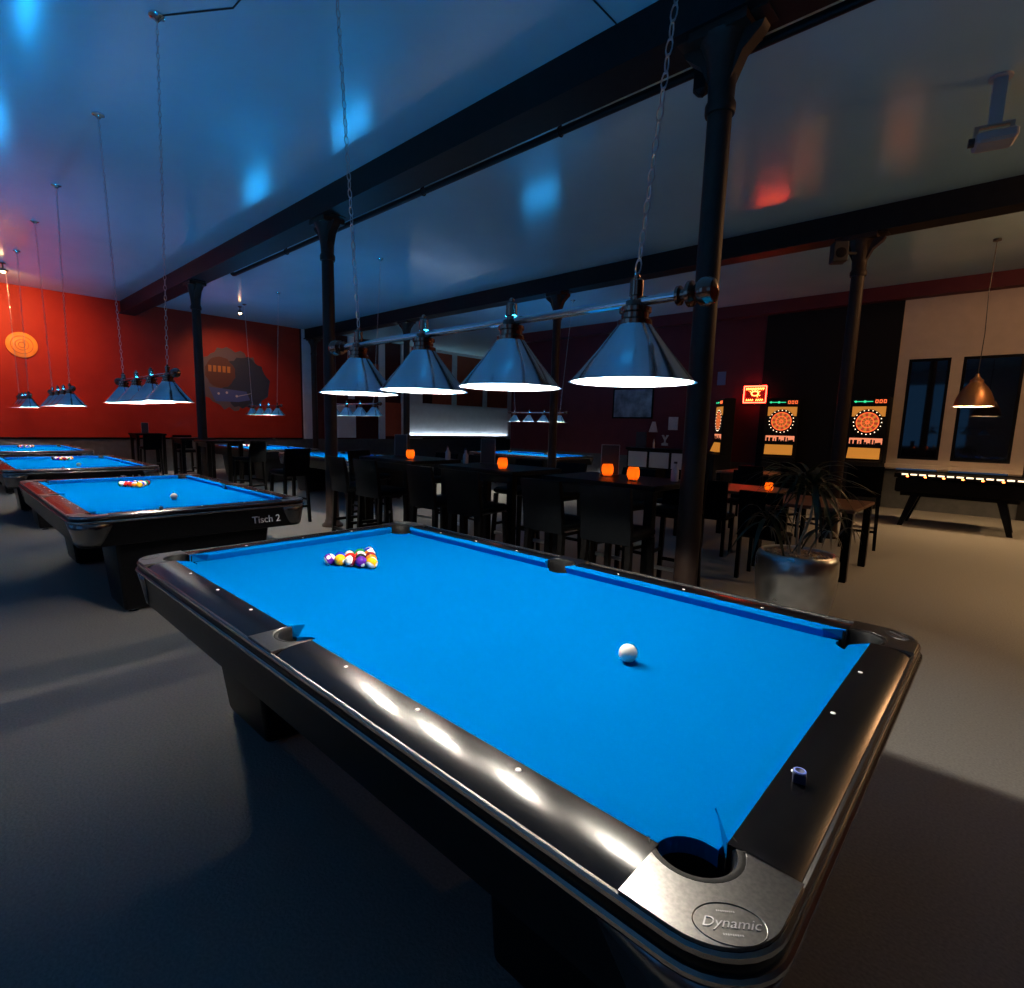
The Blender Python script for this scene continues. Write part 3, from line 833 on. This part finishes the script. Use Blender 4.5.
for (px, py, pz), n, ln in (((.05, .03, 1.12), 34, .42), ((-.04, .15, 1.18), 30, .44), ((.16, .13, .84), 14, .28), ((-.24, -.02, .88), 16, .30)):
    for i in range(n):
        leaf(b, (px, py, pz - rg.uniform(0, .10)), rg.uniform(0, 2 * PI), ln * rg.uniform(.6, 1.1), rg.uniform(.02, .40), rg.uniform(.15, .45), rg.uniform(.022, .040))
b.build('foliage', M['leaf'], t)
b = MB()
for (px, py, pz), n in (((-.20, -.06, .76), 6), ((.20, -.02, .78), 7), ((.30, .10, .80), 4)):
    for i in range(n):
        leaf(b, (px, py, pz), rg.uniform(0, 2 * PI), .10, .02, .14, .014)
b.build('dry_leaves', M['leaf_dry'], t)

# ------------------------------------------------------------------ right-hand side: tables, chairs, game table
def make_low_table(w, d, h, m):
    t = empty('low_table')
    b = MB(); b.rbox(-w / 2, w / 2, -d / 2, d / 2, h - .035, h, .006); b.build('table_top', m, t, smooth=None)
    for sx in (-1, 1):
        for sy in (-1, 1):
            l = MB(); x = sx * (w / 2 - .05); y = sy * (d / 2 - .05); l.rbox(x - .035, x + .035, y - .035, y + .035, 0, h - .035, .005)
            l.build('leg', M['wood_dark'], t, smooth=None)
    return t
lt = make_low_table(.95, 1.05, .74, M['wood_brown']); G_W = 'brown tables beyond the plant'
tag(lt, 'brown table with black legs standing just behind the silver plant pot', 'table', G_W); lt.location = (.05, 5.25, 0)
dup(lt, 'brown table with a candle, left of the plant', (-1.0, 5.95, 0), .0, G_W)
dup(lt, 'brown table in front of the middle dart machine', (-2.0, 9.3, 0), 0, G_W)
dup(cd, 'amber candle glass on the brown table left of the plant', (-.62, 5.85, .74), 0, G_C)
def make_chair():
    t = empty('dining_chair')
    b = MB(); b.rbox(-.21, .21, -.21, .21, .43, .48, .02); b.build('seat', M['leather'], t)
    b = MB(); loops = []
    for u in (-.2, -.1, 0, .1, .2):
        bow = .02 * (1 - (u / .2) ** 2)
        loops.append([(u, -.20 - bow, .45), (u, -.24 - bow, .90), (u, -.215 - bow, .905), (u, -.17 - bow, .45)])
    b.loft(loops, None, True, True); b.build('backrest', M['leather'], t)
    for sx in (-1, 1):
        for sy in (-1, 1):
            l = MB(); l.box(sx * .18 - .018, sx * .18 + .018, sy * .18 - .018, sy * .18 + .018, 0, .44); l.build('leg', M['wood_dark'], t, smooth=None)
    return t
dc = make_chair(); G_D = 'black chairs at the brown tables'
tag(dc, 'black chair behind the plant, left of the brown table', 'chair', G_D); dc.location = (-.15, 4.3, 0)
dup(dc, 'black chair left of the plant, turned to the candle table', (-1.0, 5.1, 0), .1, G_D)
dup(dc, 'black chair at the left end of the candle table', (-1.95, 5.9, 0), -PI / 2, G_D)
dup(dc, 'black chair behind the candle table left of the plant', (-1.3, 6.8, 0), PI, G_D)
dup(dc, 'black chair in front of the middle dart machine', (-1.7, 8.5, 0), .1, G_D)
stool(.20, 7.0, .15, 'tall black stool standing under the right dart machine')
stool(-.45, 6.75, -.4, 'tall black stool beside the pillar with the loudspeaker')

# long game table with splayed legs under the window
t = thing('game_table', 'long dark game table with splayed legs under the window', 'game table', (.98, 10.0, 0))
b = MB(); b.rbox(-.78, .85, -.36, .36, .56, .80, .02); b.build('body', M['wood_dark'], t, smooth=None)
b = MB(); b.box(-.80, .87, -.38, .38, .80, .87); b.build('rim', M['wood_dark'], t, smooth=None)
b = MB()
for i in range(13):
    x = -.70 + i * .117
    b.box(x, x + .085, -.386, -.379, .845, .868)
b.build('edge_markers', M['d_white'], t, smooth=None)
b = MB()
for i in range(6):
    x = -.62 + i * .234
    b.box(x - .016, x + .016, -.387, -.379, .815, .835)
b.build('score_beads', M['neon_hot'], t, smooth=None)
b = MB(); b.box(-.70, .77, -.30, .30, .50, .56); b.build('under_frame', M['wood_dark'], t, smooth=None)
for sx in (-1, 1):
    for sy in (-1, 1):
        l = MB(); a = Vector((sx * .52 + .03, sy * .25, .56)); e = Vector((sx * .68 + .03, sy * .33, 0))
        l.loft([[(e.x + dx * .035, e.y + dy * .03, 0) for dx, dy in ((-1, -1), (1, -1), (1, 1), (-1, 1))],
                [(a.x + dx * .06, a.y + dy * .045, .56) for dx, dy in ((-1, -1), (1, -1), (1, 1), (-1, 1))]], None, True, True)
        l.build('leg', M['wood_dark'], t, smooth=None)

# dome pendants
def make_pendant():
    t = empty('pendant_lamp')
    b = MB()
    prof = [(.248, 0), (.245, .03), (.225, .13), (.19, .22), (.14, .30), (.10, .345), (.085, .37)]
    b.cur = 0; b.lathe(prof, n=32)
    b.cur = 1; b.lathe([(r - .004, z) for r, z in prof][::-1], n=32)
    b.cur = 0; b.lathe([(.0, .36), (.085, .37)], n=32)
    sh = b.build('shade', [M['copper'], M['shade_in']], t)
    b = MB(); b.lathe([(.085, .37), (.085, .40), (.05, .43), (.03, .46), (.02, .50)], n=20, cap1=True); b.build('cap', M['copper'], sh)
    b = MB(); b.sphere((0, 0, .14), .045, 12, 8); b.build('bulb', M['warm_disc'], sh)
    light('pendant_bulb', 'POINT', (0, 0, .14), 600, (1., .62, .30), t, .05)
    b = MB(); b.tube([(0, 0, .49), (.012, 0, 1.1), (-.01, 0, 1.7), (0, 0, ZC - 1.96 - .02)], .007, 6); b.build('cord', M['cable'], t)
    b = MB(); b.lathe([(.05, ZC - 1.96 - .03), (.05, ZC - 1.96)], n=16, cap0=True, cap1=True); b.build('ceiling_rose', M['cable'], t)
    return t
pd = make_pendant(); G_P = 'copper dome pendants'
tag(pd, 'copper dome pendant lamp hanging in front of the window', 'pendant lamp', G_P); pd.location = (1.05, 9.8, 1.96)
dup(pd, 'copper dome pendant lamp further right, lighting the carpet', (3.1, 9.6, 1.96), 0, G_P)
dup(pd, 'copper dome pendant lamp at the right side of the hall', (3.0, 5.2, 1.96), 0, G_P)

# dart machines
def make_dart():
    t = empty('dart_machine')
    b = MB(); b.rbox(-.33, .33, 0, .40, .0, .95, .02); b.build('lower_cabinet', M['black'], t, smooth=None)
    b = MB(); b.rbox(-.34, .34, .14, .40, .93, 2.25, .02); b.build('upper_cabinet', M['black'], t, smooth=None)
    # marquee scoreboard
    b = MB(); b.box(-.33, .33, .115, .14, 2.10, 2.22); mq = b.build('score_display', M['black'], t, smooth=None)
    b = MB(); b.box(-.27, .06, .108, .114, 2.150, 2.166); b.lathe([(.022, 0), (.022, .004)], n=12, mtx=Matrix.Translation((-.24, .11, 2.158)) @ Matrix.Rotation(PI / 2, 4, 'X'), cap0=True, cap1=True)
    b.box(-.10, -.06, .108, .114, 2.135, 2.180); b.build('green_digits', M['d_green'], mq, smooth=None)
    b = MB()
    for x in (.10, .17, .24):
        b.box(x, x + .05, .108, .114, 2.125, 2.140); b.box(x, x + .05, .108, .114, 2.180, 2.195); b.box(x, x + .012, .108, .114, 2.14, 2.18); b.box(x + .038, x + .05, .108, .114, 2.14, 2.18)
    b.build('red_digits', M['d_red'], mq, smooth=None)
    # board: 20 sectors x rings
    b = MB(); b.box(-.29, .29, .128, .142, 1.86, 2.06); b.build('gold_field', M['d_gold'], t, smooth=None)
    b = MB(); mm = Matrix.Translation((0, .122, 1.74)) @ Matrix.Rotation(PI / 2, 4, 'X')
    rings = [0, .018, .04, .10, .118, .185, .205]
    n = 40
    for ri in range(len(rings) - 1):
        for k in range(n):
            a0 = 2 * PI * k / n; a1 = 2 * PI * (k + 1) / n; r0 = rings[ri]; r1 = rings[ri + 1]
            b.cur = 0 if ri in (1, 3, 5) else (1 if ((k // 2) % 2) else 2)
            b.add([(r0 * math.cos(a0), r0 * math.sin(a0), 0), (r1 * math.cos(a0), r1 * math.sin(a0), 0), (r1 * math.cos(a1), r1 * math.sin(a1), 0), (r0 * math.cos(a1), r0 * math.sin(a1), 0)], [(0, 1, 2, 3)], mm)
    b.build('dartboard', [M['d_orange'], M['d_deep'], M['d_gold']], t, smooth=None)
    b = MB(); b.lathe([(.265, 0), (.265, .012), (.0, .012)], n=40, mtx=Matrix.Translation((0, .137, 1.74)) @ Matrix.Rotation(PI / 2, 4, 'X'))
    b.build('board_surround', M['black'], t)
    b = MB()
    for k in range(20):
        a = 2 * PI * k / 20
        b.sphere((.245 * math.cos(a), .122, 1.74 + .245 * math.sin(a)), .011, 6, 4)
    b.build('number_ring', M['d_white'], t)
    b = MB(); b.box(-.29, .29, .132, .14, 1.30, 1.42); b.build('upper_screen', M['d_pink'], t, smooth=None)
    b = MB(); r2 = random.Random(5); x = -.27
    while x < .26:
        w = r2.uniform(.02, .06); b.box(x, x + w, .128, .1315, 1.27, 1.27 + r2.uniform(.05, .13)); x += w + r2.uniform(0, .03)
    b.build('screen_figures', M['black'], t, smooth=None)
    b = MB(); b.add([(-.29, .05, 1.00), (.27, .05, 1.00), (.27, .135, 1.22), (-.29, .135, 1.22), (-.29, .14, 1.00), (.27, .14, 1.00), (.27, .14, 1.22), (-.29, .14, 1.22)],
                    [(0, 1, 2, 3), (5, 4, 7, 6), (0, 3, 7, 4), (1, 5, 6, 2), (0, 4, 5, 1), (3, 2, 6, 7)]); b.build('control_panel', M['d_gold'], t, smooth=None)
    return t
dm = make_dart(); G_DM = 'electronic dart machines on the far wall'
tag(dm, 'middle electronic dart machine with orange lit board, below the red neon sign', 'dart machine', G_DM); dm.location = (-2.25, 11.62, 0); dm.rotation_euler = (0, 0, .2)
dup(dm, 'right electronic dart machine with orange lit board, beside the window', (-.66, 11.66, 0), -.05, G_DM)
dup(dm, 'left electronic dart machine with orange lit board, turned sideways beside the nearest column', (-3.72, 11.5, 0), -.95, G_DM)

# neon sign
t = thing('led_strip', 'pale light strip along the foot of the white panelling in the far bay', 'light strip', (XW + .15, 14.1, .955))
b = MB(); b.box(-.03, .03, -2.9, 2.9, 0, .03); b.box(.022, .03, -2.9, 2.9, .03, .09); b.build('channel', M['steel'], t, smooth=None)
b = MB(); b.box(-.02, .02, -2.85, 2.85, .031, .036); b.build('diffuser', mat('strip_glow', (.8, .8, .8), emit=(.70, .86, 1.), estr=60), t, smooth=None)
t = thing('neon_sign', 'small red glowing neon sign on the dark wall above the dart machines', 'sign', (-3.02, YW - .06, 2.37))
b = MB(); b.box(-.27, .27, -.02, .06, -.21, .21); b.build('back_panel', M['sign_back'], t, smooth=None)
b = MB()
for z in (-.19, .19): b.tube([(-.25, -.035, z), (.25, -.035, z)], .012, 8)
for x in (-.25, .25): b.tube([(x, -.035, -.19), (x, -.035, .19)], .012, 8)
b.build('neon_frame', M['neon'], t)
b = MB(); r2 = random.Random(2)
for zz, n, w, h in ((.13, 11, .42, .030), (-.13, 9, .40, .026)):
    for i in range(n):
        x = -w / 2 + w * (i + .5) / n
        if n == 9 and i in (4,): continue
        b.tube([(x - .012, -.035, zz - h), (x, -.035, zz + h * .9), (x + .012, -.035, zz - h * .2)], .006, 6)
b.build('neon_letters', M['neon_hot'], t)
b = MB(); b.torus((0, 0, 0), .052, .009, 20, 6, Matrix.Translation((0, -.035, .02)) @ Matrix.Rotation(PI / 2, 4, 'X'), sx=1.5)
for a in (-60, -30, 30, 60, 90, 120, 150):
    ca, sa = math.cos(R(a)), math.sin(R(a)); b.tube([(.10 * ca, -.035, .02 + .07 * sa), (.14 * ca, -.035, .02 + .10 * sa)], .006, 6)
b.build('neon_emblem', M['neon_hot'], t)

# pictures, notices on the far wall
def wall_panel(name, label, cat, x, z, w, h, m, framed=True, group=None):
    t = thing(name, label, cat, (x, YW - .012, z), 0, group)
    b = MB(); b.box(-w / 2, w / 2, -.008, .012, -h / 2, h / 2); b.build('sheet', m, t, smooth=None)
    if framed:
        f = MB()
        for a in (-1, 1):
            f.box(a * w / 2 - .02, a * w / 2 + .02, -.016, .012, -h / 2 - .02, h / 2 + .02); f.box(-w / 2, w / 2, -.016, .012, a * h / 2 - .02, a * h / 2 + .02)
        f.build('frame', M['wood_dark'], t, smooth=None)
    return t
pic = noisy(mat('picture_print', rough=.3), 3.2, (.03, .05, .06), (.26, .34, .38), 0, 8)
wall_panel('wall_picture', 'wide framed grey blue picture on the dark red far wall', 'picture', -6.30, 2.20, 1.22, .80, pic)
wall_panel('notice', 'small pale upright notice on the far wall, right of the picture', 'notice', -5.06, 1.66, .26, .34, M['paper'], False)
t = thing('wall_plaque', 'small pale triangular plaque on the far wall, below the picture', 'plaque', (-5.62, YW - .012, 1.42))
b = MB(); b.prism([(-.13, 0), (.13, 0), (.05, .28), (-.04, .28)], -.008, .012, Matrix.Rotation(PI / 2, 4, 'X')); b.build('sheet', M['paper'], t, smooth=None)
t = thing('wall_emblem', 'small pale emblem shaped like a cup on the far wall', 'emblem', (-5.26, YW - .012, 1.15))
b = MB(); b.prism([(-.10, .20), (-.02, .06), (-.02, 0), (-.09, -.02), (-.09, -.08), (.09, -.08), (.09, -.02), (.02, 0), (.02, .06), (.10, .20), (.04, .20), (0, .12), (-.04, .20)], -.008, .012, Matrix.Rotation(PI / 2, 4, 'X')); b.build('sheet', M['paper'], t, smooth=None)
wall_panel('wall_sign', 'small blue rectangular sign high on the far wall beside the nearest column', 'sign', -3.87, 2.78, .20, .32, M['sign_blue'], False)
# sideboard
t = thing('sideboard', 'dark topped sideboard with pale fronts against the dark red far wall', 'sideboard', (-5.1, 11.85, 0))
b = MB(); b.rbox(-.98, .98, -.28, .28, .94, 1.0, .01); b.build('top', M['wood_dark'], t, smooth=None)
b = MB(); b.box(-.94, .94, -.24, .28, .0, .94); b.build('body', M['wood_dark'], t, smooth=None)
for x in (-.62, 0, .62):
    b = MB(); b.box(x - .27, x + .27, -.262, -.24, .50, .90); b.build('door', M['grey_plastic'], t, smooth=None)
bt = bottle((-5.35, 11.75, 1.0), 'dark bottle standing on the sideboard at the far wall', .26)
t = thing('menu_board', 'dark upright board standing on the sideboard at the far wall', 'board', (-5.75, 11.8, 1.0))
b = MB(); b.box(-.15, .15, -.02, .02, 0, .42); b.build('board', M['menu'], t, smooth=None)
b = MB(); b.box(-.15, .15, -.08, .08, 0, .012); b.build('stand_foot', M['menu'], t, smooth=None)

# loudspeaker on the second-row column, projector under the ceiling
t = thing('loudspeaker', 'small black loudspeaker on an arm at the head of an iron column', 'loudspeaker', (-.40, 7.08, 3.86), .5)
b = MB(); b.rbox(-.09, .09, -.09, .09, -.13, .13, .015); b.build('cabinet', M['cable'], t, smooth=None)
b = MB(); b.tube([(.05, .05, 0), (.14, .10, .02), (.24, .13, .02)], .02, 8); b.build('arm', M['cable'], t)
b = MB(); b.lathe([(.065, 0), (.05, .006), (0, .004)], n=18, mtx=Matrix.Translation((0, -.092, -.02)) @ Matrix.Rotation(PI / 2, 4, 'X')); b.build('driver', M['black'], t)
t = thing('projector', 'grey projector on a pole under the ceiling at the right', 'projector', (1.16, 4.9, 0), .2)
b = MB(); b.box(-.045, .045, -.03, .03, 4.06, ZC); b.build('pole', M['grey_plastic'], t, smooth=None)
b = MB(); b.lathe([(.08, ZC - .015), (.08, ZC)], n=18, cap0=True, cap1=True); b.build('ceiling_plate', M['grey_plastic'], t)
b = MB(); b.rbox(-.12, .15, -.12, .12, 3.90, 3.99, .02); b.build('body', M['grey_plastic'], t, smooth=None)
b = MB(); b.box(-.13, -.10, -.02, .02, 3.98, 4.06); b.box(.10, .13, -.02, .02, 3.98, 4.06); b.box(-.13, .13, -.02, .02, 4.05, 4.07); b.build('mount', M['steel'], t, smooth=None)
b = MB(); b.lathe([(.035, 0), (.035, .04), (.02, .04)], n=16, mtx=Matrix.Translation((-.12, -.02, 3.945)) @ Matrix.Rotation(-PI / 2, 4, 'Y'), cap0=True, cap1=True); b.build('lens', M['cable'], t)

# ------------------------------------------------------------------ red wall: disc, mural, ceiling spots
t = thing('wall_disc', 'round orange disc with ring pattern on the red wall', 'wall decoration', (XW + .02, .30, 3.08))
mx = Matrix.Rotation(PI / 2, 4, 'Y')
b = MB(); b.lathe([(.29, 0), (.29, .02), (.28, .028), (0, .028)], n=40, mtx=mx); b.build('disc', M['disc_orange'], t)
b = MB()
for r in (.20, .12, .06): b.torus((0, 0, .03), r, .008, 30, 5, mx)
b.build('ring_pattern', M['disc_line'], t)
t = thing('wall_mural', 'painted mural patch with grey edges and a blue table on the red wall', 'mural', (XW + .006, 5.05, 2.62))
rg = random.Random(9)
def blob(cy, cz, ry, rz, n, jit, x, m, name):
    p = []
    for k in range(n):
        a = 2 * PI * k / n; q = 1 + rg.uniform(-jit, jit)
        p.append((cy + ry * q * math.cos(a), cz + rz * q * math.sin(a)))
    b = MB(); b.prism(p, 0, .004, Matrix.Translation((x, 0, 0)) @ Matrix(((0, 0, 1, 0), (1, 0, 0, 0), (0, 1, 0, 0), (0, 0, 0, 1)))); return b.build(name, m, t, smooth=None)
mm = {n: mat('mural_' + n, c, .6) for n, c in dict(edge=(.11, .08, .075), dark=(.02, .028, .04), brown=(.10, .03, .012), blue=(.06, .09, .22), gold=(.45, .16, .02), pale=(.5, .45, .4)).items()}
blob(-.10, .05, .95, .88, 46, .10, .000, mm['edge'], 'torn_edge')
blob(.33, -.05, .72, .76, 40, .08, .004, mm['dark'], 'dark_ground')
blob(-.38, .22, .42, .45, 24, .05, .008, mm['brown'], 'brown_field')
b = MB(); Q = Matrix.Translation((.012, 0, 0)) @ Matrix(((0, 0, 1, 0), (1, 0, 0, 0), (0, 1, 0, 0), (0, 0, 0, 1)))
b.prism([(-.72, -.22), (.35, -.30), (.45, -.55), (.1, -.62), (-.55, -.62)], 0, .004, Q); b.build('blue_table', mm['blue'], t, smooth=None)
b = MB()
for i in range(5): b.prism([(-.70 + i * .13, .22), (-.62 + i * .13, .22), (-.61 + i * .13, .40), (-.70 + i * .13, .40)], 0, .005, Q)
b.build('gold_marks', mm['gold'], t, smooth=None)
b = MB()
for y, z in ((-.45, -.40), (-.22, -.36), (.06, -.45)):
    b.lathe([(.035, 0), (.035, .007), (0, .007)], n=12, mtx=Q @ Matrix.Translation((y, z, 0)))
b.prism([(.10, -.46), (.50, -.35), (.50, -.34), (.10, -.44)], 0, .007, Q)
b.build('pale_marks', mm['pale'], t, smooth=None)

def make_spot():
    t = empty('ceiling_spotlight')
    b = MB(); b.lathe([(.05, 0), (.05, -.02), (.015, -.025), (.012, -.10)], n=16); b.build('mount', M['brassy'], t)
    b = MB(); b.lathe([(.012, -.10), (.045, -.11), (.055, -.16), (.05, -.165)], n=16); b.build('head', M['brassy'], t)
    b = MB(); b.sphere((0, 0, -.165), .038, 12, 8); b.build('bulb', M['amber'], t)
    return t
G_Q = 'small amber ceiling spotlights'
sp = make_spot()
tag(sp, 'small amber ceiling spotlight above the orange wall disc', 'spotlight', G_Q); sp.location = (-13.4, -.10, ZC)
dup(sp, 'small amber ceiling spotlight above the mural', (-13.7, 4.55, ZC), 0, G_Q)
dup(sp, 'small amber ceiling spotlight at the right, towards the window', (2.9, 8.4, ZC), 0, G_Q)
dup(sp, 'small amber ceiling spotlight at the right, above the carpet', (3.2, 5.6, ZC), 0, G_Q)
light('spot_glow', 'POINT', (2.9, 8.4, ZC - .26), 110, (1., .48, .20), None, .05)
light('spot_glow', 'POINT', (3.2, 5.6, ZC - .26), 70, (1., .48, .20), None, .05)
light('spot_beam', 'SPOT', (-13.4, -.10, ZC - .24), 450, (1., .36, .12), None, .04, 118, 1., (XW, .1, 2.9))
light('spot_beam', 'SPOT', (-13.7, 4.55, ZC - .24), 110, (1., .45, .20), None, .04, 95, .9, (XW, 4.9, 2.2))

# thin cable along the ceiling between lamps
t = thing('ceiling_cable', 'thin cable stapled across the ceiling towards the first beam', 'cable')
b = MB(); b.tube([(-3.42, .0, ZC - .006), (-2.9, .35, ZC - .006), (-.9, .4, ZC - .006), (-.9, 2.3, ZC - .006)], .006, 6); b.build('wire', M['cable'], t)

# ------------------------------------------------------------------ blue fill added behind the camera for the ceiling, world
for a, b in ((-13, -10), (-8, -5), (-3, 0), (2, 5)):
    light('window_dusk', 'AREA', ((a + b) / 2, Y0 - .15, 2.45), 14 if b < 2 else 5, (.10, .42, 1.), None, target=((a + b) / 2, 4, 5.2), size=(b - a, 2.9))  # unseen fill lights, added to tint and lift the ceiling
w = bpy.data.worlds.new('dusk'); scene.world = w; w.use_nodes = True
bg = w.node_tree.nodes['Background']; bg.inputs['Color'].default_value = (.05, .12, .25, 1); bg.inputs['Strength'].default_value = .3

scene.view_settings.view_transform = 'Standard'
scene.view_settings.look = 'None'
scene.view_settings.gamma = 1
scene.view_settings.exposure = 0
scene.view_settings.use_curve_mapping = False
cy = scene.cycles
cy.use_denoising = True
cy.max_bounces = 8; cy.diffuse_bounces = 5; cy.glossy_bounces = 4; cy.transmission_bounces = 4
cy.sample_clamp_indirect = 6
cy.use_light_tree = True
